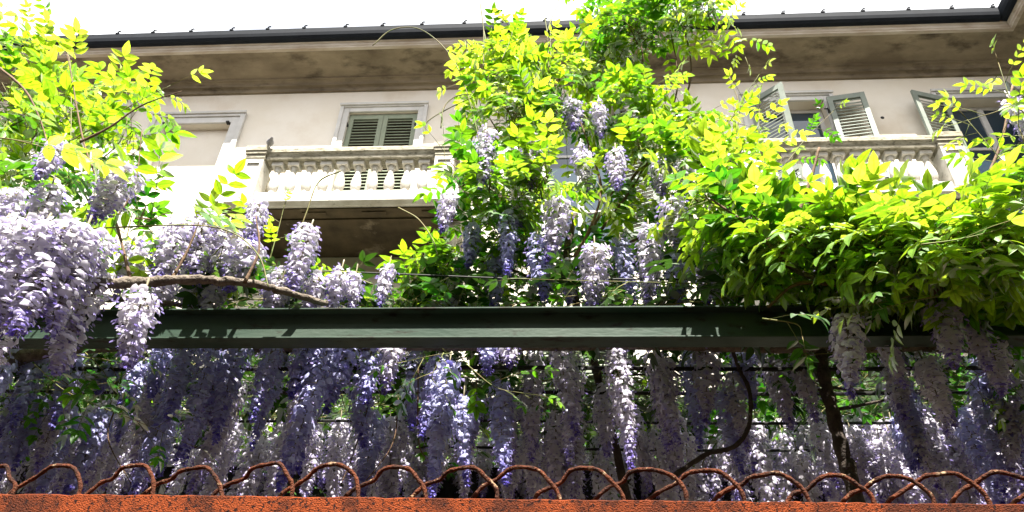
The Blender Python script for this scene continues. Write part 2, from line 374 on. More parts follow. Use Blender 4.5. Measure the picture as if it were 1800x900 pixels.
BALPROF = [(.060, 0), (.060, .05), (.052, .055), (.047, .075), (.040, .085), (.050, .10), (.066, .14), (.074, .19), (.073, .235), (.062, .30),
           (.047, .37), (.038, .43), (.036, .455), (.043, .462), (.045, .475), (.039, .485), (.041, .50), (.056, .53)]
def balcony(x0, x1, pL, pR, b0, b1, nb, front=7.6, parent=bld, label=None):
    F = front; z = 8.45
    g = MB()
    g.prism([(WY-.001, z), (F+.02, z), (F-.04, z+.03), (F-.04, z+.075), (F-.02, z+.09), (F-.02, z+.13), (WY-.001, z+.13)], x0, x1)
    slab = g.build('balcony', [STONE], parent, bevel=.006)
    if label: slab['label'] = label
    g = MB(); g.box(x0+.06, x1-.06, F+.07, WY-.002, z-.022, z-.001)          # sunk panel of the underside
    for xx in np.arange(x0+.5, x1-.3, .8): g.box(xx-.16, xx+.16, F+.12, F+.20, z-.04, z-.0225)
    g.box(x0+.10, x1-.10, F+.26, F+.30, z-.045, z-.0225); g.box(x0+.10, x1-.10, F+.30, WY-.01, z-.030, z-.0225)
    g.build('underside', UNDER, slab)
    g = MB(); g.box(x0+.10, x1-.10, F+.02, F+.26, z+.131, z+.25); g.box(x0+.12, x1-.12, F+.04, F+.24, z+.2505, z+.27)
    for (xa, xb) in ((x0+.10, x0+.30), (x1-.30, x1-.10)): g.box(xa, xb, F+.261, WY-.002, z+.131, z+.26)
    g.build('plinth', STONE, slab, bevel=.006)
    for i in range(nb):
        x = b0+(b1-b0)*i/(nb-1); m = MB(); m.lathe([(r*.98, zz+z+.262) for r, zz in BALPROF], x, F+.14, 18)
        o = m.build('baluster', STONE, slab, smooth=True)
        m = MB(); m.box(x-.078, x+.078, F+.062, F+.218, z+.262+.531, z+.262+.60); m.build('baluster_cap', STONE, slab, bevel=.004)
    nbs = 3
    for i in range(nbs):
        for x, sgn in ((x0+.2, 1), (x1-.2, -1)):
            y = F+.14+(i+1)*.23
            m = MB(); m.lathe([(r*.98, zz+z+.262) for r, zz in BALPROF], x, y, 14); m.box(x-.078, x+.078, y-.078, y+.078, z+.793, z+.862)
            m.build('baluster', STONE, slab)
    for (xa, xb) in (pL, pR):
        m = MB(); m.box(xa+.03, xb-.03, F+.005, F+.27, z+.131, z+.835)
        # raised border of the sunk panel
        m.box(xa+.03, xa+.075, F-.018, F+.004, z+.14, z+.83); m.box(xb-.075, xb-.03, F-.018, F+.004, z+.14, z+.83)
        m.box(xa+.076, xb-.076, F-.017, F+.004, z+.14, z+.20); m.box(xa+.076, xb-.076, F-.017, F+.004, z+.77, z+.83)
        m.build('pedestal', STONE, slab, bevel=.004)
        m = MB(); m.box(xa, xb, F-.055, F+.29, z+.98, z+1.075); m.box(xa+.012, xb-.012, F-.04, F+.28, z+.93, z+.979); m.box(xa+.022, xb-.022, F-.02, F+.275, z+.865, z+.929); m.box(xa+.026, xb-.026, F-.012, F+.272, z+.8355, z+.8645)
        m.build('pedestal_cap', CAP, slab, bevel=.005)
    m = MB(); F2 = F+.02
    m.prism([(F2+.0, z+.863), (F2-.012, z+.90), (F2-.0, z+.905), (F2-.03, z+.955), (F2-.045, z+.965), (F2-.045, z+1.02), (F2-.035, z+1.03), (F2-.03, z+1.055), (F2+.25, z+1.055), (F2+.26, z+.96), (F2+.22, z+.863)], pL[1]-.011, pR[0]+.011)
    for (xa, xb) in ((x0+.07, x0+.33), (x1-.33, x1-.07)): m.box(xa, xb, F+.29, WY-.002, z+.864, z+1.05)
    m.build('handrail', CAP, slab)
    for x in (x0+.02, x1-.30):
        m = MB(); zt = z-.046
        pr = [(WY-.002, zt), (F+.35, zt), (F+.35, zt-.06), (F+.40, zt-.10), (F+.55, zt-.14), (F+.70, zt-.26), (F+.80, zt-.42), (F+.95, zt-.50), (WY-.002, zt-.58)]
        m.prism(pr, x, x+.24); m.box(x-.02, x+.26, F+.33, WY-.003, zt-.001, z-.0225)
        m.prism([(a_ - .012, b_-.02) for a_, b_ in pr[1:-1]]+[(F+1.0, zt-.3), (F+.9, zt-.03)], x+.07, x+.17)
        m.build('bracket', STONE, slab, bevel=.005)
    return slab
balcony(-4.62, -1.33, (-4.44, -4.12), (-1.80, -1.48), -3.98, -1.93, 9+1, label='stone balcony with ten balusters under closed shutters')
balcony(2.10, 5.36, (2.26, 2.58), (4.82, 5.18), 2.70, 4.70, 10, label='stone balcony under the open shutters')

# ------------------------------------------------------------------ unseen house added behind the camera to block low sky light
hs = empty('house', (0, -5, 0), 'unseen dark brown house added across the lane to block low sky light', 'house')
m = MB(); m.box(-30, 30, -12, -4.6, 0, 11.0); m.build('wall', mat('brown_render', (.09, .065, .045), (.06, .045, .03), 2), hs)
m = MB(); m.add([(-30.4, -4.35, 11.0), (30.4, -4.35, 11.0), (30.4, -8.3, 12.4), (-30.4, -8.3, 12.4), (30.4, -12.4, 11.0), (-30.4, -12.4, 11.0)], [(0, 1, 2, 3), (3, 2, 4, 5), (0, 3, 5), (1, 4, 2)]); m.build('roof', mat('dark_tile', (.14, .07, .05)), hs)
for x in np.arange(-27, 28, 3.6):
    for z in (1.0, 4.4, 7.8):
        m = MB(); m.box(x, x+1.1, -4.6, -4.52, z, z+2.1); f_ = m.build('window', SHUT, hs)

# ------------------------------------------------------------------ pigeon on the left pedestal
pg = empty('pigeon', (-4.13, 7.575, 9.526), 'small grey pigeon perched on the end pedestal of the balcony with closed shutters', 'bird')
m = MB()
ring = [(-.17, .030, .012, .004), (-.13, .036, .022, .008), (-.09, .046, .032, .024), (-.05, .062, .045, .042), (0, .078, .052, .050), (.04, .092, .048, .046), (.065, .112, .034, .034),
        (.078, .135, .024, .026), (.090, .155, .025, .027), (.105, .165, .024, .024), (.120, .163, .015, .015), (.128, .160, .006, .006), (.146, .155, .002, .002)]
n = 12; vs = []
for (x, z, ry, rz) in ring:
    for j in range(n):
        aa = 2*math.pi*j/n; vs.append((x, ry*math.cos(aa), z+rz*math.sin(aa)))
T = Matrix.Translation(pg.location) @ Matrix.Rotation(R(120), 4, 'Z')
m.add([T @ Vector(v) for v in vs], [(i*n+j, i*n+(j+1) % n, (i+1)*n+(j+1) % n, (i+1)*n+j) for i in range(len(ring)-1) for j in range(n)]+[tuple(range(n))[::-1], tuple(range((len(ring)-1)*n, len(ring)*n))])
m.build('body', PIG, pg, smooth=True)
for sgn in (1, -1):
    m = MB(); m.tube([T @ Vector((.01, .018*sgn, .05)), T @ Vector((.015, .018*sgn, .003))], .004, 6)
    for q in (-.012, 0, .012): m.tube([T @ Vector((.015, .018*sgn, .004)), T @ Vector((.04, .018*sgn+q, .003))], .003, 5)
    m.build('leg', PIGP, pg)

# ------------------------------------------------------------------ pergola
PY = 2.1
per = empty('pergola', (0, PY, 0), 'steel pergola with a green painted beam across the picture and dark rails behind it', 'pergola')
def ibeam(m, y, z0, z1, x0, x1, fw=.070, tw=.006, tf=.009, front_web=True):
    m.box(x0, x1, y-tw/2, y+tw/2, z0+tf+.0002, z1-tf-.0002)
    m.box(x0, x1, y-fw/2, y+fw/2, z0, z0+tf); m.box(x0, x1, y-fw/2, y+fw/2, z1-tf, z1)
m = MB(); ibeam(m, PY, 2.906, 3.020, -3.6, 3.6, fw=.062, tf=.006); m.build('front_beam', BEAM, per, bevel=.0015)
m = MB(); ibeam(m, 3.42, 2.90, 3.05, -3.6, 3.6); m.build('rear_beam', DARKRAIL, per)
for x in (-3.3, 3.3):
    m = MB(); ibeam_v = None; m.box(x-.03, x+.03, PY+.036, 3.384, 2.95, 3.04); m.build('rafter', DARKRAIL, per)
    for y in (PY, 3.42):
        m = MB(); m.box(x-.05, x+.05, y-.05, y+.05, 0, 2.905 if y == PY else 2.899); m.box(x-.11, x+.11, y-.11, y+.11, .001, .012); m.build('post', BEAM, per, bevel=.003)
for (y, z, r) in ((2.48, 3.035, .008), (2.66, 3.035, .007), (2.90, 3.035, .006), (3.15, 3.035, .006)):
    m = MB(); m.tube([(x, y, z+.004*math.sin(x*3+y)) for x in np.linspace(-3.3, 3.3, 24)], r, 6); m.build('rail', DARKRAIL, per)
p0, p1 = at(560, 476, 2.25), at(900, 490, 2.25)
m = MB(); m.tube([(-3.3, 2.25, p0.z+.02)]+[p0, p1]+[(3.3, 2.25, p1.z-.05)], .003, 5)
m.build('wire', IRON, per)
for x in (-3.3, 3.3):
    m = MB(); m.tube([(x, 2.25, 3.03), (x, 2.25, p0.z+.06)], .012, 6); m.build('wire_support', IRON, per)

# ------------------------------------------------------------------ rusty fence
fen = empty('rusty_fence', (0, 1.62, 0), 'rusty iron fence top with a row of looped rods along its rail', 'fence')
m = MB()
# rail with a slightly eroded top edge
N = 260; xsr = np.linspace(-3.2, 3.2, N); vs = []
for i, x in enumerate(xsr):
    e = [rng.normal(0, .0009) for _ in range(4)]
    vs += [(x, 1.60+e[0]*.4, 2.118), (x, 1.60+e[1]*.5, 2.2155+e[2]), (x, 1.606, 2.2195+e[2]), (x, 1.672, 2.2195+e[3]), (x, 1.672, 2.118)]
fs = [(i*5+j, i*5+(j+1) % 5, (i+1)*5+(j+1) % 5, (i+1)*5+j) for i in range(N-1) for j in range(5)]+[(0, 4, 3, 2, 1), tuple(range(N*5-5, N*5))]
m.add(vs, fs); m.build('rail', RUST, fen)
for x in (-3.0, -1.5, 1.5, 3.0):
    m = MB(); m.box(x-.035, x+.035, 1.602, 1.67, 0, 2.1175); m.build('post', RUST, fen)
x = -2.9
while x < 2.95:
    if min(abs(x-q) for q in (-3.0, -1.5, 1.5, 3.0)) > .06:
        m = MB(); m.tube([(x, 1.636, .1), (x, 1.636, 2.1175)], .006, 8); m.build('bar', RUSTROD, fen)
    x += .135
m = MB(); m.box(-3.2, 3.2, 1.61, 1.665, .05, .10); m.build('bottom_rail', RUST, fen)
feet = [22, 140, 268, 392, 517, 632, 750, 875, 985, 1095, 1207, 1312, 1420, 1535, 1640, 1737, 1842]
fx = [at(p_, 868, 1.612).x for p_ in feet]; fx = [fx[0]-.27, fx[0]-.135]+fx+[fx[-1]+.13, fx[-1]+.26]
for k, x in enumerate(fx):
    r_ = random.Random(k*13+5); sp = .200+r_.uniform(-.020, .016); h = .075+r_.uniform(-.010, .007); ir = .008
    if k > 13: h -= .006
    base = 2.217
    sh = [(-1.0, -.01, .034), (-.93, .30, .034), (-.80, .58, .032), (-.66, .74, .027), (-.55, .93, .016), (-.42, 1.0, .010), (-.25, .96, .006), (-.12, .70, .003), (-.03, .36, .002), (0, -.04, .004)]
    pts = [(x+a_*sp+r_.uniform(-ir, ir)*.5, 1.611+c_, base+b_*h+r_.uniform(-ir, ir)*.6) for a_, b_, c_ in sh]
    pts = spline(pts, 5); m = MB(); rad = [.0046+.0006*math.sin(i*1.7+k)+r_.uniform(-.0003, .0004) for i in range(len(pts))]
    m.tube(pts, rad, 10); m.build('looped_rod', RUSTROD, fen, smooth=True)

# ------------------------------------------------------------------ flower racemes
def norm(a): return a/np.maximum(np.linalg.norm(a, axis=-1, keepdims=True), 1e-9)
_ban = [(0, .18, .25)]
for k in range(8):
    a_ = 2*math.pi*(k+.5)/8; rr = 1.0 if math.sin(a_) > -.6 else .72
    _ban.append((math.cos(a_)*rr*1.02, .15+math.sin(a_)*rr*.9, -.28*abs(math.cos(a_))-.12*max(0, math.sin(a_))))
BAN = np.array(_ban); BANF = [(0, 1+k, 1+(k+1) % 8) for k in range(8)]
WNG = np.array([(0, -.05, .35), (.34, -.30, .62), (.16, -.85, .95), (-.02, -.45, .85), (-.34, -.30, .62), (-.16, -.85, .95)])
WNGF = [(0, 1, 2, 3), (0, 3, 5, 4)]
def raceme_arrays(L, seed, dens=430, rad=.050, size=.0148):
    r = np.random.default_rng(seed); n = int(L*dens)+20
    t = (np.arange(n)+r.uniform(0, 1, n))/n
    ph = np.arange(n)*2.399963+r.normal(0, .25, n)
    prof = np.where(t < .12, .65+.35*t/.12, 1-((t-.12)/.88)**1.5*.80)
    R_ = rad*prof*r.uniform(.62, 1.12, n)
    bend = r.uniform(-.10, .10, 2)*L
    ax = lambda tt: np.stack([bend[0]*tt**2, bend[1]*tt**2, -L*tt], -1)
    u = np.stack([np.cos(ph), np.sin(ph), np.zeros(n)], -1)
    c = ax(t)+u*R_[:, None]+np.array([0, 0, 1])*(r.uniform(-.3, .5, n)*.012)[:, None]
    z = np.array([0, 0, 1.])
    nrm = norm(u*1.0+z*(r.uniform(-.2, .75, n))[:, None]+r.normal(0, .28, (n, 3)))
    sd_ = norm(np.cross(z, nrm)+r.normal(0, .12, (n, 3))); up = norm(np.cross(nrm, sd_))
    bud = np.clip((t-.60)/.40, 0, 1)**1.4
    s = size*(1-.58*bud)*r.uniform(.8, 1.15, n)
    V = []; F = []; Mi = []; Tn = []
    tint = np.clip(.10+r.normal(0, .15, n)+bud*.8, 0, 1)
    for i in range(n):
        b = len(V); q = c[i]+s[i]*(BAN[:, :1]*sd_[i]+BAN[:, 1:2]*up[i]+BAN[:, 2:]*nrm[i])
        V.extend(q.tolist()); F.extend([tuple(k+b for k in f) for f in BANF]); Mi += [0]*8; Tn += [float(min(1, tint[i]+.18))]+[float(tint[i])]*8
        b = len(V); q = c[i]+s[i]*1.0*(WNG[:, :1]*sd_[i]+WNG[:, 1:2]*up[i]+WNG[:, 2:]*nrm[i])
        V.extend(q.tolist()); F.extend([tuple(k+b for k in f) for f in WNGF]); Mi += [1]*2; Tn += [float(tint[i])]*6
    g = MB(); g.v = [tuple(v) for v in V]; g.f = F; g.m = Mi
    k0 = len(g.v); g.tube([(0, 0, .05)]+[tuple(p_) for p_ in ax(np.linspace(0, 1, 7))], taper(8, .0028, .001), 5, 2)
    step = 2
    for i in range(0, n, step): g.tube([ax(np.array([max(0, t[i]-.01)]))[0], c[i]-nrm[i]*s[i]*.1], [.0010, .0007], 3, 2)
    Tn += [.5]*(len(g.v)-k0); g.t = Tn
    return g
RAC = {}
for L in (.10, .15, .20, .26, .33, .40, .48):
    for sd2 in range(2 if L < .15 else 3):
        rd = .051*min(1, .55+L*1.6)
        g = raceme_arrays(L, int(L*1000)+sd2*77, rad=rd*(1, .88, 1.08)[sd2], dens=(430, 340, 520)[sd2])
        o = g.build('flower_cluster', [PETAL, WING, PSTEM], None, smooth=True, off=(0, 0, 0)); me = o.data; bpy.data.objects.remove(o)
        RAC.setdefault(L, []).append((me, g))
def place_raceme(parent, p, L, r, fat=1.0, tilt=.10, store=None, skylit=False):
    k = min(RAC, key=lambda q: abs(q-L)); me, g = r.choice(RAC[k]); s = L/k
    rot = Matrix.Rotation(r.uniform(-tilt, tilt), 4, 'X') @ Matrix.Rotation(r.uniform(-tilt, tilt), 4, 'Y') @ Matrix.Rotation(r.uniform(0, 6.28), 4, 'Z')
    S = Matrix.Diagonal((fat*s**.3, fat*s**.3, s, 1))
    if store is not None: store.append((Matrix.Translation(p) @ rot @ S, g)); return
    o = bpy.data.objects.new('flower_cluster', me); C.objects.link(o); o.parent = parent
    o.matrix_local = Matrix.Translation(Vector(p)-worldloc(parent)) @ rot @ S
    if skylit: o.material_slots[0].link = 'OBJECT'; o.material_slots[0].material = PETAL_SKY
    return o
def merge_racemes(store, name, parent):
    V = []; F = []; Mi = []; T = []; n = 0
    for Mx, g in store:
        A = np.array(g.v) @ np.array(Mx.to_3x3()).T+np.array(Mx.translation); V.append(A)
        F += [tuple(i+n for i in f) for f in g.f]; Mi += g.m; T += g.t; n += len(g.v)
    g = MB(); g.v = np.concatenate(V).tolist(); g.f = F; g.m = Mi; g.t = T
    return g.build(name, [PETAL, WING, PSTEM], parent, smooth=True)

# ------------------------------------------------------------------ leaves
_row = [(0, 0), (.14, .62), (.40, 1.0), (.70, .72), (.88, .30), (1, 0)]
def leaflets(P, D, N, L, Wd, tint):
    """arrays -> verts, faces: a folded, drooping, pointed leaflet for each entry"""
    n = len(P); S = norm(np.cross(D, N)); N = norm(np.cross(S, D)); V = []; T = []
    fold = rng.uniform(.10, .45, n); curl = rng.uniform(.05, .38, n); wav = rng.normal(0, .06, n)
    cols = []
    for t, wv in _row:
        c = P+D*(L*t)[:, None]-N*(L*curl*t*t)[:, None]
        if wv == 0: cols.append(c[:, None])
        else:
            hw = (Wd*.5*wv)[:, None]
            cols.append(np.stack([c-S*hw+N*(hw*(fold+wav*t*2)[:, None]), c, c+S*hw+N*(hw*(fold-wav*t*2)[:, None])], 1))
    V = np.concatenate(cols, 1)      # n x 14 x 3
    tpl = [(0, 2, 1), (0, 3, 2)]
    for k in range(3):
        a_ = 1+3*k; tpl += [(a_, a_+1, a_+4, a_+3), (a_+1, a_+2, a_+5, a_+4)]
    tpl += [(10, 11, 13), (11, 12, 13)]
    return V.reshape(-1, 3), tpl, 14, np.repeat(tint, 14)
class Foliage:
    def __init__(s): s.P = []; s.D = []; s.N = []; s.L = []; s.W = []; s.T = []; s.twig = MB(); s.shoot = MB()
    def leaf(s, p, d, length, nl, r, ll, tint, up=Vector((0, 0, 1)), droop=.5):
        """one pinnate leaf: a thin stalk with pairs of leaflets and one at the end"""
        p = Vector(p); d = Vector(d).normalized(); pts = [p.copy()]; dd = d.copy(); k = nl+1; q = p.copy()
        for i in range(k):
            dd = (dd+Vector((0, 0, -droop/k))).normalized(); q = q+dd*(length/k)*(1.6 if i == 0 else .93); pts.append(q.copy())
        s.shoot.tube(pts, taper(len(pts), .0013, .0006), 3)
        side = dd.cross(up)
        side = side.normalized() if side.length > 1e-3 else Vector((1, 0, 0))
        for i in range(1, k):
            c = pts[i+1 if i+1 < len(pts) else i]; ax = (pts[min(i+1, k)]-pts[i-1]).normalized(); nrm = side.cross(ax)
            if nrm.dot(up) < 0: nrm = -nrm
            f = 1-.35*abs(i/k-.55)
            for sg in (1, -1):
                an = R(r.uniform(48, 74)); v = ax*math.cos(an)+side*sg*math.sin(an)+Vector((r.gauss(0, .1), r.gauss(0, .1), r.gauss(-.10, .13)))
                s._l(c, v, nrm+Vector((r.gauss(0, .22), r.gauss(0, .22), r.gauss(0, .1))), ll*f*r.uniform(.85, 1.12), tint+r.gauss(0, .09), r)
        s._l(pts[-1], dd+Vector((0, 0, -.1)), side.cross(dd) if side.cross(dd).dot(up) > 0 else -side.cross(dd), ll*r.uniform(.95, 1.2), tint+.05, r)
    def _l(s, p, d, n_, L, t, r):
        s.P.append(tuple(p)); s.D.append(tuple(d.normalized())); s.N.append(tuple(n_.normalized())); s.L.append(L); s.W.append(L*r.uniform(.40, .52)); s.T.append(min(1, max(0, t)))
    def spray(s, pts, r, ll=.06, step=.05, start=.25, tint=.6, lead=.2, nl=5, rad=.003, woody=False, spread=1.0, up=Vector((0, 0, 1)), droop=.5, tip=True):
        """a shoot along pts with alternate pinnate leaves"""
        pts = spline(pts, 6); (s.twig if woody else s.shoot).tube(pts, taper(len(pts), rad, rad*.35), 5)
        tot = sum((pts[i+1]-pts[i]).length for i in range(len(pts)-1)); acc = 0; nxt = tot*start; ph = r.uniform(0, 6.28)
        for i in range(len(pts)-1):
            seg = (pts[i+1]-pts[i]); acc += seg.length
            while acc > nxt:
                ax = seg.normalized(); ph += 2.4+r.gauss(0, .35); o1 = ax.orthogonal().normalized(); o2 = ax.cross(o1)
                out = (o1*math.cos(ph)+o2*math.sin(ph))*spread
                f = 1-.45*max(0, (nxt/tot-.6)/.4)
                s.leaf(pts[i], out+ax*.75+up*.25, lead*f*r.uniform(.7, 1.2), max(2, int(nl*f+r.uniform(-.4, 1.4))), r, ll*f*r.uniform(.72, 1.15), tint-.02+r.gauss(0, .2)+.25*max(0, nxt/tot-.75), up, droop)
                nxt += step*r.uniform(.75, 1.3)
        if tip: s.leaf(pts[-1], (pts[-1]-pts[-3]).normalized()+up*.2, lead*.6, max(2, nl-2), r, ll*.75, min(1, tint+.25), up, droop)
    def build(s, parent, name='foliage'):
        P, D, N = (norm(np.array(a_)) if k else np.array(a_) for k, a_ in enumerate((s.P, s.D, s.N)))
        V, tpl, st, T = leaflets(P, D, N, np.array(s.L), np.array(s.W), np.array(s.T))
        g = MB(); g.v = V.tolist(); n = len(P)
        g.f = [tuple(i*st+k for k in f) for i in range(n) for f in tpl]; g.m = [0]*len(g.f); g.t = T
        g.t = list(T)
        for b, mi in ((s.shoot, 1), (s.twig, 2)):
            k = len(g.v); g.v += [tuple(v) for v in b.v]; g.f += [tuple(i+k for i in f) for f in b.f]; g.m += [mi]*len(b.f); g.t += [.5]*len(b.v)
        o = g.build(name, [LEAF, SHOOT, TWIG], parent, smooth=True)
        rb = np.zeros(len(g.v), dtype=np.float32); rb[:n*st] = np.tile(np.array([1, 0, 1, 0, 0, 1, 0, 0, 1, 0, 0, 1, 0, 1], dtype=np.float32), n)
        o.data.attributes.new('rib', 'FLOAT', 'POINT').data.foreach_set('value', rb); return o
def bush(F, blobs, r, ll, lead, tint, dens=1.0, nl=5, step=.055, rad=.004):
    """blobs: (px,py,Y, rx,ry metres, n shoots, rise): leafy shoots fanning out of each blob's heart"""
    for b in blobs:
        px, py, Y, rx, rz, n, rise = b[:7]; tt = b[7] if len(b) > 7 else tint
        c = at(px, py, Y)
        for i in range(int(n*dens)):
            a_ = r.uniform(0, 6.28); e = r.uniform(-.5, 1)
            d = Vector((math.cos(a_)*math.sqrt(1-e*e*.8), math.sin(a_)*.75*math.sqrt(1-e*e*.8), e+rise)); d.normalize()
            st = c+Vector((r.gauss(0, .25)*rx, r.gauss(0, .25)*rx*.7, r.gauss(-.1, .25)*rz))
            ln = r.uniform(.45, 1.0); en = st+Vector((d.x*rx, d.y*rx*.7, d.z*rz))*ln
            md = (st+en)/2+Vector((r.gauss(0, .03), r.gauss(0, .03), .03+.05*rise))
            F.spray([st, md, en+Vector((0, 0, -.03*r.random()))], r, ll, step, .15, tt, lead, nl, rad*r.uniform(.5, 1), woody=r.random() < .45)
def branch(parent, pts, r0, r1, n=10, m=BARK, sides=10, name='branch', wob=.006, seed=0):
    r = random.Random(seed); pts = spline(pts, n); k = len(pts)
    rad = [(r0+(r1-r0)*i/(k-1))*(1+.10*math.sin(i*.9+seed)+r.uniform(-.05, .06)) for i in range(k)]
    pts = [p_+Vector((r.gauss(0, wob), r.gauss(0, wob), r.gauss(0, wob)))*min(1, r0*25)*.5 for p_ in pts]
    g = MB(); g.tube(pts, rad, sides); return g.build(name, m, parent, smooth=True)
def hang(parent, lst, r, fat=1.0, tilt=.1, skylit_share=0):
    """lst of (px, top, bottom, Y[, fat]): one raceme from its top to its tip"""
    for it in lst:
        px, t, b, Y = it[:4]; f = it[4] if len(it) > 4 else 1
        p = at(px, t, Y); L = p.z-at(px, b, Y).z; place_raceme(parent, p, L, r, f*fat, tilt, None, r.random() < (skylit_share if px < 930 else skylit_share*.3))

# ============ left wisteria
rL = random.Random(21)
vl = empty('wisteria_vine', (-2.2, 2.2, 0), 'wisteria at the left end of the green beam, thick grey branches and pale clusters', 'vine')
branch(vl, [(-2.2, 2.2, 0), (-2.25, 2.22, 1.2), (-2.15, 2.2, 2.4), (-1.9, 2.16, 3.05), at(-60, 470, 2.04)], .05, .028, name='trunk', seed=1)
branch(vl, [at(-60, 470, 1.95), at(20, 484, 1.76), at(110, 494, 1.80), at(190, 499, 1.80), at(270, 494, 1.88), at(350, 492, 1.90), at(430, 497, 1.95), at(500, 512, 2.02), at(575, 534, 2.12)], .021, .010, seed=2)
branch(vl, [at(-60, 530, 2.0), at(20, 519, 1.82), at(60, 515, 1.86), at(150, 522, 2.12), at(260, 530, 2.16), at(380, 545, 2.2)], .018, .008, seed=3)
branch(vl, [at(-40, 560, 2.05), at(30, 550, 2.05), at(90, 540, 2.1)], .010, .006, seed=4)
for k, ps in enumerate(([(10, 510), (35, 440), (42, 395), (100, 330)], [(110, 490), (150, 440), (190, 400), (235, 330), (250, 230)], [(230, 495), (200, 380), (150, 260), (125, 130), (118, 95)], [(300, 495), (330, 440), (350, 390)], [(430, 497), (455, 440), (450, 380)],
                        [(140, 250), (190, 225), (250, 185), (320, 160)], [(0, 120), (45, 160), (72, 215), (85, 260)])):
    branch(vl, [at(a_, b_, 1.98-.02*k) for a_, b_ in ps], .006, .002, m=TWIG, sides=6, name='twig', wob=.003, seed=10+k)
FL = Foliage()
def Pts(Y, *ps): return [at(a_, b_, Y) for a_, b_ in ps]
for (Y, ps, ll, tt) in (
    (1.75, [(120, 320), (125, 200), (118, 90), (60, 40)], .068, .75), (1.75, [(120, 250), (180, 215), (240, 180), (300, 150)], .065, .8), (1.7, [(60, 300), (30, 200), (-10, 120)], .075, .7),
    (1.5, [(-40, 240), (20, 245), (90, 262)], .075, .75), (1.55, [(-30, 330), (20, 350), (70, 380)], .07, .7), (1.6, [(90, 330), (120, 380), (140, 400)], .07, .6),
    (1.85, [(150, 300), (210, 250), (225, 190), (215, 130)], .06, .7), (1.85, [(100, 420), (70, 330), (60, 250)], .065, .5), (1.9, [(220, 430), (235, 370), (260, 330)], .05, .5), (1.8, [(60, 200), (75, 120), (50, 60), (20, 20)], .065, .9),
    (2.0, [(360, 510), (300, 512), (240, 515)], .045, .85), (2.0, [(430, 500), (435, 440), (430, 385)], .045, .75), (2.05, [(300, 440), (340, 405), (390, 380)], .045, .85),
    (1.95, [(250, 450), (230, 420), (205, 400)], .06, .25), (2.1, [(470, 470), (490, 400), (500, 360)], .035, .8), (1.8, [(-20, 440), (30, 400), (60, 340)], .06, .5),
    (1.7, [(-20, 200), (20, 150), (40, 90)], .07, .9), (1.6, [(-60, 160), (-20, 200), (40, 230)], .08, .9), (1.9, [(410, 560), (408, 590), (412, 540)], .03, .5)):
    FL.spray(Pts(Y if Y < 1.56 and ps[0][0] < 0 and ps[0][1] == 240 else max(2.12, Y+.4), *ps), rL, ll*1.12, .075, .12, tt, ll*3.0, 4, .003)
bush(FL, [(60, 130, 2.25, .16, .14, 7, .4, .85), (150, 170, 2.3, .14, .12, 7, .4, .85), (10, 230, 2.0, .12, .16, 5, .3, .8), (40, 300, 2.0, .12, .10, 4, .1, .45), (110, 330, 2.05, .12, .10, 4, .1, .5), (215, 250, 2.3, .10, .10, 5, .2, .6), (150, 380, 2.1, .08, .06, 2, .1, .4), (250, 385, 1.95, .07, .04, 3, .1, .6), (360, 420, 2.05, .08, .03, 3, .1, .75), (60, 400, 1.9, .06, .05, 2, .1, .7)], rL, .078, .22, .7, nl=4, step=.085, rad=.003)
bush(FL, [(50, 250, 2.35, .16, .22, 7, .4, .75), (130, 200, 2.4, .15, .16, 5, .5, .85), (190, 330, 2.3, .12, .12, 4, .2, .4), (320, 420, 2.35, .10, .06, 4, .2, .6), (30, 400, 2.1, .08, .10, 4, .2, .4), (40, 330, 2.2, .12, .12, 5, .2, .6)], rL, .056, .16, .7, dens=1.3, nl=4, step=.07, rad=.0025)
FL.build(vl)
HL = [(40, 395, 560, 1.9, 1.15), (75, 400, 590, 1.85, 1.2), (115, 395, 610, 1.88, 1.25), (150, 405, 585, 1.9, 1.2), (175, 415, 530, 1.95, 1.1), (10, 580, 740, 2.0, 1), 
      (252, 520, 645, 1.93, 1.02), (130, 560, 660, 2.02, 1), (105, 255, 325, 1.9, .9), (90, 330, 420, 1.95, 1), (220, 300, 395, 2.0, 1.1), (5, 400, 480, 1.95, 1), (30, 340, 420, 2.0, 1),
      (320, 400, 510, 2.15, 1.1), (360, 385, 500, 2.2, 1.1), (400, 400, 510, 2.25, 1.1), (455, 360, 440, 2.2, .8), (440, 430, 520, 2.2, 1.1), (545, 403, 525, 2.2, 1.0), (500, 480, 560, 2.3, 1.1),
      (245, 430, 520, 2.15, 1), (390, 480, 560, 2.3, 1.1), (350, 470, 560, 2.3, 1.1), (600, 475, 550, 2.25, .9), (625, 485, 550, 2.3, .8), (683, 472, 545, 2.25, .6), (560, 490, 560, 2.3, 1), (300, 480, 560, 2.3, 1), (180, 480, 600, 2.02, 1.0)]
hang(vl, [(h[0], h[1], h[2], h[3]-(.22 if h[3] < 2.1 else .12))+tuple(h[4:]) for h in HL], rL, fat=1.08)

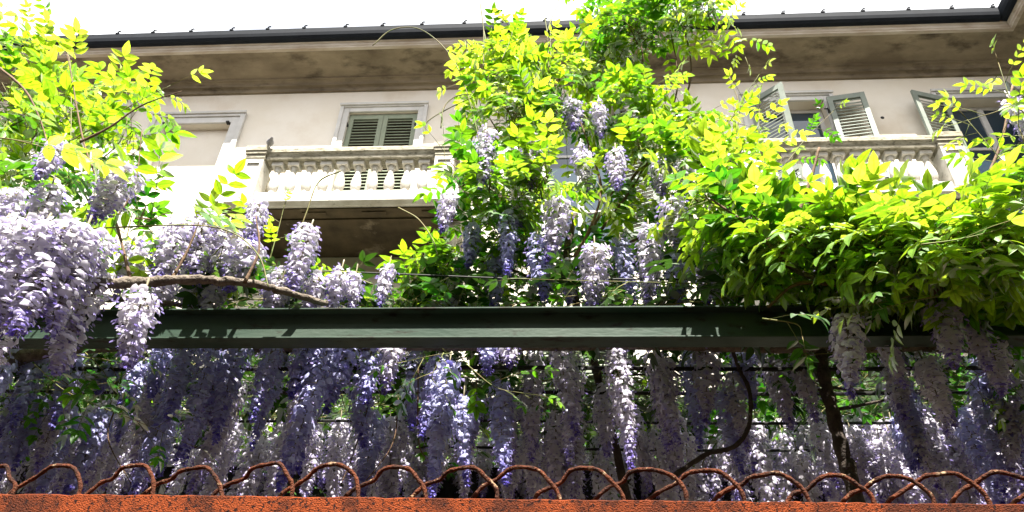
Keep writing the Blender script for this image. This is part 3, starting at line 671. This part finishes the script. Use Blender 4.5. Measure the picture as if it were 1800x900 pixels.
# ============ centre wisteria
rC = random.Random(5)
vc = empty('wisteria_vine', (.05, 2.55, 0), 'tall leafy wisteria rising highest above the middle of the green beam', 'vine')
branch(vc, [(.35, 3.3, 0), (.33, 3.28, 1.3), (.28, 3.2, 2.4), (.16, 2.9, 3.05), at(1000, 480, 2.5), at(1010, 380, 2.5)], .026, .012, name='trunk', seed=30, m=SHADE_BARK)
for k, ps in enumerate(([(1000, 480), (1055, 350), (1040, 270), (1010, 190)], [(1010, 450), (1080, 330), (1100, 230), (1130, 110), (1110, 20)], [(1030, 440), (1130, 300), (1190, 160), (1180, 60)], [(1100, 330), (1190, 200), (1215, 120), (1195, 20)],
                        [(960, 470), (915, 390), (900, 280), (850, 190)], [(1000, 480), (1120, 420), (1240, 380), (1330, 330)], [(940, 490), (850, 460), (760, 470), (700, 480)], [(1050, 470), (960, 430), (930, 400)],
                        [(966, 180), (968, 90), (966, -20)], [(1033, 320), (1035, 150), (1030, 0)], [(865, 120), (850, 50), (842, -10)])):
    Y = 2.4+.03*k; gs = k > 7
    branch(vc, [at(a_, b_, Y) for a_, b_ in ps], .007 if not gs else .0035, .0028 if not gs else .002, m=TWIG if not gs else SHOOT, sides=6, name='twig', wob=.003, seed=40+k)
FC = Foliage()
blC = [(880, 130, 2.5, .20, .14, 9, .2, .85), (960, 150, 2.5, .20, .16, 10, .2, .8), (900, 210, 2.4, .18, .12, 8, .1, .75), (1000, 220, 2.5, .16, .12, 8, .2, .5), (1060, 110, 2.5, .18, .20, 10, .3, .75),
       (1130, 60, 2.4, .17, .17, 9, .5, .45), (1200, 30, 2.4, .15, .14, 7, .6, .55), (1250, 30, 2.35, .09, .10, 3, .2, .85), (1090, 10, 2.45, .14, .16, 6, .5, .5), (1130, 200, 2.4, .18, .14, 9, .2, .7), (1190, 240, 2.35, .18, .12, 9, .2, .75),
       (1130, 290, 2.4, .14, .10, 5, .2, .55), (830, 310, 2.4, .09, .14, 5, .2, .4), (850, 180, 2.45, .11, .08, 4, .2, .8), (880, 350, 2.35, .14, .08, 6, .2, .55), (950, 340, 2.3, .14, .07, 6, .3, .85), (1040, 340, 2.3, .10, .07, 3, .3, .85),
       (850, 420, 2.45, .16, .12, 9, .2, .5), (770, 500, 2.5, .12, .07, 8, .2, .6), (800, 510, 2.6, .18, .08, 8, .1, .35), (720, 530, 2.5, .08, .05, 4, .3, .75), (620, 525, 2.4, .06, .04, 3, .3, .8), (930, 480, 2.6, .18, .12, 8, 0, .3),
       (1050, 480, 2.65, .2, .12, 8, 0, .2), (1180, 470, 2.65, .2, .12, 8, 0, .3), (1100, 380, 2.6, .18, .10, 6, 0, .3), (1240, 300, 2.3, .15, .10, 7, .2, .8)]
bush(FC, blC, rC, .060, .17, .7, dens=1.9, nl=4, step=.062, rad=.003)
for (Y, ps, ll, tt) in ((2.2, [(1230, 310), (1290, 200), (1335, 130)], .045, .9), (2.2, [(1250, 350), (1300, 250), (1345, 230)], .04, .8), (2.3, [(1380, 290), (1420, 240), (1465, 195)], .035, .5), (2.3, [(870, 400), (790, 300), (780, 240)], .05, .45),
                        (2.3, [(880, 110), (900, 60), (890, 40)], .05, .95), (2.5, [(1240, 60), (1290, 60), (1310, 100)], .045, .9), (2.5, [(1200, 60), (1240, -10), (1260, -40)], .05, .5)):
    FC.spray(Pts(Y, *ps), rC, ll, .065, .15, tt, ll*3, 4, .0025)
FC.build(vc)
for k, (Y, ps) in enumerate(((2.3, [(655, 80), (690, 52), (740, 52), (790, 95), (820, 160), (846, 260)]), (2.35, [(745, 240), (750, 215), (790, 190), (838, 168)]), (2.3, [(775, 225), (780, 190), (800, 170), (830, 165)]), (1.85, [(-40, 440), (60, 410), (200, 400), (340, 396), (410, 410), (455, 450), (472, 505)]), (2.3, [(850, 120), (850, 50), (842, -10)]), (2.35, [(965, 130), (962, 60), (950, -10)]), (2.35, [(960, 60), (975, 20), (990, -5)]), (2.3, [(1290, 250), (1300, 190), (1280, 130)]),
                             (2.2, [(655, 500), (600, 478), (560, 478)]), (2.2, [(700, 365), (735, 385), (760, 420), (770, 450)]), (2.15, [(600, 300), (560, 320), (540, 370), (515, 440)]))):
    branch(vc, Pts(Y, *ps), .0030, .0020, m=SHOOT, sides=5, name='tendril', wob=.001, seed=60+k)
HC = [(855, 232, 335, 2.35, 1.0), (938, 245, 325, 2.4, .95), (1022, 262, 335, 2.35, .95), (1082, 268, 345, 2.3, .95), (1052, 182, 240, 2.35, .8), (790, 345, 410, 2.3, .75), (893, 375, 500, 2.45, .85), (945, 420, 535, 2.4, 1.0), (985, 355, 460, 2.35, 1.0),
      (1045, 435, 545, 2.35, 1.0), (1140, 405, 545, 2.4, 1.0), (1180, 355, 440, 2.35, 1.2), (1230, 400, 545, 2.45, 1.1), (1265, 410, 550, 2.5, 1.0), (1312, 390, 530, 2.3, 1.0), (830, 400, 470, 2.5, .8), (875, 450, 545, 2.6, .9), (800, 480, 550, 2.6, .8),
      (1200, 290, 350, 2.4, 1), (1160, 290, 345, 2.45, 1), (1005, 180, 240, 2.5, .9), (1190, 450, 545, 2.55, 1), (1090, 420, 540, 2.6, .9), (1000, 460, 545, 2.6, .9), (910, 340, 400, 2.5, .9)]
hang(vc, [(h[0], h[1], h[2], h[3]-.16)+tuple(h[4:]) for h in HC], rC, fat=.98, skylit_share=.4)

# ============ right wisteria
rR = random.Random(9)
vr = empty('wisteria_vine', (1.3, 2.2, 0), 'broad mass of large bright leaves covering the right half of the beam', 'vine')
branch(vr, [(2.0, 2.3, 0), (2.02, 2.28, 1.5), (1.9, 2.2, 2.6), at(1700, 530, 2.1), at(1600, 505, 2.05)], .045, .02, name='trunk', seed=70)
for k, ps in enumerate(([(1600, 505), (1480, 500), (1390, 470), (1350, 420), (1340, 370)], [(1480, 500), (1400, 500), (1350, 540)], [(1390, 470), (1320, 400), (1250, 350)], [(1600, 505), (1560, 440), (1500, 380)], [(1640, 515), (1700, 450), (1720, 350), (1760, 250), (1780, 150)], [(1375, 445), (1420, 330), (1440, 260)])):
    branch(vr, Pts(2.02-.02*k, *ps), .012 if k == 0 else .007, .004, m=BARK if k == 0 else TWIG, sides=7, name='twig', wob=.003, seed=80+k)
FR = Foliage()
blR = [(1265, 350, 2.15, .12, .05, 7, 0, .8), (1330, 415, 2.05, .14, .03, 8, 0, .8), (1420, 440, 2.0, .15, .02, 9, 0, .85), (1500, 445, 1.95, .15, .02, 9, 0, .85), (1580, 450, 1.9, .15, .02, 9, 0, .85), (1660, 450, 1.85, .15, .02, 9, 0, .85), (1740, 425, 1.8, .13, .03, 8, 0, .85), (1810, 390, 1.8, .09, .06, 6, .1, .85),
       (1300, 450, 2.2, .14, .05, 6, 0, .45), (1400, 462, 2.1, .14, .04, 7, 0, .5), (1480, 465, 2.05, .14, .04, 7, 0, .5), (1560, 468, 2.0, .14, .04, 7, 0, .5), (1650, 470, 1.98, .14, .04, 7, 0, .5), (1740, 470, 1.98, .13, .04, 6, 0, .45), (1800, 500, 2.0, .12, .07, 5, 0, .3),
       (1380, 515, 2.35, .14, .03, 6, 0, .3), (1470, 515, 2.3, .14, .03, 6, 0, .3), (1580, 515, 2.3, .13, .03, 6, 0, .3), (1700, 515, 2.25, .13, .03, 6, 0, .2), (1790, 570, 2.2, .10, .05, 4, 0, .1)]
bush(FR, blR, rR, .070, .19, .7, dens=1.95, nl=4, step=.062, rad=.003)
for (Y, ps, ll, tt) in ((1.7, [(1820, 300), (1790, 220), (1755, 110)], .045, .9), (1.7, [(1830, 250), (1790, 190), (1740, 200), (1690, 215)], .045, .9), (1.75, [(1820, 340), (1760, 280), (1700, 210)], .05, .8), (1.6, [(1620, 430), (1690, 420), (1770, 400)], .07, .9),
                        (2.1, [(1300, 400), (1330, 280), (1335, 190)], .05, .85), (2.1, [(1260, 380), (1290, 260), (1300, 200)], .05, .8), (1.9, [(1600, 520), (1560, 530), (1500, 538)], .05, .85), (1.85, [(1650, 520), (1600, 530), (1540, 545)], .05, .9), (1.95, [(1340, 560), (1400, 570), (1410, 590)], .05, .1)):
    FR.spray(Pts(Y, *ps), rR, ll, .065, .15, tt, ll*3, 4, .0025)
FR.build(vr)
hang(vr, [(1650, 535, 640, 1.98, 1.1), (1485, 558, 690, 1.98, .9), (1775, 175, 245, 1.8, .9), (1790, 190, 250, 1.85, .9), (1700, 560, 650, 2.05, 1), (1625, 640, 770, 2.2, 1), (1400, 420, 500, 2.3, .8), (1740, 600, 700, 2.1, 1), (1560, 600, 680, 2.15, .9)], rR)

# ============ front hanging curtain under the beam
rF = random.Random(33)
vf = empty('wisteria_vine', (-.6, 2.35, 0), 'wisteria with long violet clusters hanging just behind and below the green beam', 'vine')
branch(vf, [(-2.6, 2.5, 0), (-2.62, 2.5, 1.5), (-2.5, 2.45, 2.7), (-1.9, 2.4, 3.06), (-1.0, 2.4, 3.08), (0, 2.38, 3.07), (1.0, 2.42, 3.08), (1.9, 2.4, 3.07)], .04, .012, name='trunk', seed=90)
HF = [(580, 600, 872, 2.3, 1.0), (560, 600, 830, 2.42, .9), (545, 600, 700, 2.28, 1), (605, 600, 720, 2.35, 1.1), (790, 640, 878, 2.28, 1.0), (815, 700, 850, 2.4, .9), (775, 630, 780, 2.4, 1), (690, 595, 690, 2.3, 1), (655, 600, 720, 2.4, 1), (480, 600, 740, 2.3, 1.0), (425, 600, 770, 2.35, 1.0), (375, 610, 820, 2.35, 1.0),
      (335, 600, 740, 2.3, 1.0), (395, 640, 820, 2.5, 1), (500, 610, 790, 2.5, 1), (290, 610, 700, 2.35, 1), (250, 640, 720, 2.4, .9), (200, 640, 700, 2.5, .9), (730, 610, 760, 2.5, 1), (860, 590, 660, 2.3, 1.0), (895, 600, 650, 2.35, 1), (985, 610, 760, 2.4, 1), (1010, 620, 830, 2.5, 1), (1080, 610, 830, 2.4, .9),
      (1150, 620, 790, 2.45, .9), (1165, 640, 800, 2.5, 1), (940, 620, 810, 2.55, .9), (1240, 610, 740, 2.45, 1), (1210, 620, 780, 2.6, 1), (1300, 610, 720, 2.5, 1), (1350, 610, 760, 2.55, 1), (1400, 610, 740, 2.5, 1), (1560, 610, 740, 2.5, 1), (1620, 610, 760, 2.45, 1), (30, 600, 800, 2.4, 1), (80, 600, 760, 2.45, 1), (140, 620, 760, 2.5, 1), (10, 640, 860, 2.3, 1), (60, 700, 860, 2.6, 1), (1720, 620, 800, 2.5, 1), (1780, 620, 830, 2.45, 1)]
hang(vf, HF, rF, fat=.92, tilt=.10, skylit_share=.9)
for i in range(40):
    Y = rF.uniform(2.45, 2.8); px = rF.choice((rF.uniform(-30, 1410), rF.uniform(-30, 1410), rF.uniform(-30, 1410), rF.uniform(1530, 1830))); p_ = at(px, 640, Y); p_.z = rF.uniform(2.97, 3.06); place_raceme(vf, p_, rF.uniform(.2, .44), rF, .9, .1, None, rF.random() < .5)
FF = Foliage()
for (Y, ps, ll, tt) in ((2.25, [(800, 620), (760, 625), (715, 635)], .05, .1), (2.25, [(780, 620), (760, 660), (770, 680)], .045, .1), (2.3, [(820, 640), (870, 680), (925, 692)], .05, .3), (2.2, [(150, 620), (180, 650), (200, 690)], .05, .15), (2.25, [(120, 620), (160, 630), (230, 640)], .05, .1), (2.3, [(60, 640), (120, 690), (240, 740), (330, 780)], .05, .0),
                        (2.4, [(1640, 640), (1700, 670), (1720, 690)], .05, .5), (2.4, [(1480, 620), (1400, 625), (1370, 635)], .045, .3)):
    FF.spray(Pts(Y, *ps), rF, ll, .06, .2, tt, ll*3, 3, .002)
bush(FF, [(120, 690, 2.5, .14, .06, 4, -.3, .0), (900, 640, 2.6, .2, .04, 4, -.3, .05), (1750, 660, 2.4, .14, .06, 4, -.3, .05), (400, 560, 2.5, .2, .05, 4, 0, .1), (700, 570, 2.5, .2, .05, 4, 0, .1)], rF, .05, .14, .1, nl=4, step=.07, rad=.002)
FF.build(vf)
for k, (Y, ps) in enumerate(((2.5, [(660, 640), (645, 720), (620, 800), (600, 850)]), (2.45, [(735, 640), (735, 760), (745, 800), (780, 815)]), (2.5, [(700, 700), (690, 780), (640, 850)]), (2.5, [(210, 700), (190, 770), (230, 850)]))):
    branch(vf, Pts(Y, *ps), .003, .0016, m=TWIG, sides=5, name='tendril', wob=.002, seed=95+k)

# ============ rear curtain, with the slanting trunk
rB = random.Random(44)
vb = empty('wisteria_vine', (1.35, 3.1, 0), 'shaded wisteria deeper under the pergola, with a slanting dark trunk and dense small clusters', 'vine')
branch(vb, [at(1590, 1500, 2.6), at(1545, 1050, 2.55), at(1497, 850, 2.5), at(1480, 790, 2.48), at(1462, 720, 2.46), at(1450, 668, 2.44), at(1440, 600, 2.42)], .028, .019, name='trunk', seed=100, wob=.004, m=SHADE_BARK)
branch(vb, [at(1180, 840, 2.5), at(1240, 800, 2.5), at(1290, 785, 2.48), at(1316, 750, 2.46), at(1318, 690, 2.45), at(1300, 650, 2.45), at(1285, 610, 2.42)], .009, .006, m=SHADE_BARK, name='branch', seed=101)
for k, ps in enumerate(([(1450, 680), (1560, 690), (1700, 680), (1760, 690)], [(1450, 670), (1350, 660), (1200, 660), (1000, 655)], [(1460, 700), (1380, 640), (1340, 630)], [(1470, 720), (1600, 700), (1720, 720)], [(1270, 690), (1250, 700), (1180, 650)])):
    branch(vb, Pts(2.72, *ps), .007, .003, m=SHADE_BARK, sides=6, name='branch', wob=.005, seed=110+k)
count = 0; store = []
cand = []
for i in range(900):
    Y = 2.8+rB.random()**.8*2.4; px = rB.uniform(1420, 1700) if i % 6 == 0 else rB.uniform(-60, 1860); p_ = at(px, 700, Y); p_.z = rB.uniform(2.95, 3.1)+max(0, Y-3.0)*rB.uniform(.15, .6)
    cand.append((Y, p_, rB.uniform(.22, .48)))
cand.sort(key=lambda q: q[0])
for i, (Y, p_, L) in enumerate(cand):
    place_raceme(vb, p_, L, rB, .84, .12, None if i < 100 else store)
o = merge_racemes(store, 'distant_flower_clusters', vb); o['kind'] = 'stuff'
FB = Foliage()
for i in range(70):
    Y = rB.uniform(3.0, 4.9); px = rB.uniform(-100, 1900); c = at(px, 840, Y); c.z = 3.0+rB.uniform(-.1, .25)+max(0, Y-3.2)*.35
    FB.spray([c, c+Vector((rB.gauss(0, .12), rB.gauss(0, .1), .05)), c+Vector((rB.gauss(0, .25), rB.gauss(0, .15), -.05))], rB, .055, .06, .1, rB.uniform(.1, .6), .16, 4, .003)
for i in range(110):
    Y = rB.uniform(2.22, 5.4); px = rB.uniform(-300, 2100); c = at(px, 560, Y); c.z = 3.10+rB.uniform(0, .14)+max(0, Y-3.0)*rB.uniform(.1, .35)
    FB.spray([c, c+Vector((rB.gauss(0, .2), rB.gauss(0, .1), .05)), c+Vector((rB.gauss(0, .3), rB.gauss(0, .15), .02))], rB, .055, .07, .1, rB.uniform(.1, .5), .16, 4, .003)
FD = Foliage()  # canopy added to block sun and side light, leaves darkened as shade
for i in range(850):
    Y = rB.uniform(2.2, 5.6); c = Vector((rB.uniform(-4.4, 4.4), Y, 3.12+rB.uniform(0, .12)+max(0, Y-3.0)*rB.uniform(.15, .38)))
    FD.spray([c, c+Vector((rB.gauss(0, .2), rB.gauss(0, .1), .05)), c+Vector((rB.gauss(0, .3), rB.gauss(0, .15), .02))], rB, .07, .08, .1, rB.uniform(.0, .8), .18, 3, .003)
_d = FD.build(vb, 'shade_foliage'); _d.data.materials[0] = SHADE_LEAF
FB.build(vb)

# ============ hedge behind the pergola
rH = random.Random(66)
hd = empty('hedge', (0, 6.0, 0), 'hedge seen through flower gaps, leaves darkened as shade, with unseen side screens added', 'hedge')
FH = Foliage()
for i in range(1100):
    c = Vector((rH.uniform(-6, 6), 6.1+rH.gauss(0, .25), rH.uniform(2.4, 4.95)))
    FH.spray([c, c+Vector((rH.gauss(0, .15), -.1, .12)), c+Vector((rH.gauss(0, .25), -.2+rH.gauss(0, .15), .2+rH.gauss(0, .15)))], rH, .085, .09, .1, rH.uniform(.0, .5), .2, 3, .004)
for i in range(420):  # unseen side hedges added to keep light from entering at the ends
    sx = rH.choice((-1, 1)); c = Vector((sx*(5.6+rH.gauss(0, .2)), rH.uniform(1.9, 6.0), rH.uniform(1.2, 4.3)))
    FH.spray([c, c+Vector((-sx*.1, rH.gauss(0, .15), .12)), c+Vector((-sx*.2, rH.gauss(0, .25), .2))], rH, .095, .09, .1, rH.uniform(.0, .5), .22, 3, .004)
_h = FH.build(hd); _h.data.materials[0] = SHADE_LEAF
for x in np.arange(-4.8, 4.9, .8):
    branch(hd, [(x, 6, 0), (x+.05, 6.02, 1.4), (x-.03, 6, 2.8), (x+.06, 6, 4.2)], .04, .012, name='trunk', seed=int(x*10)+300)
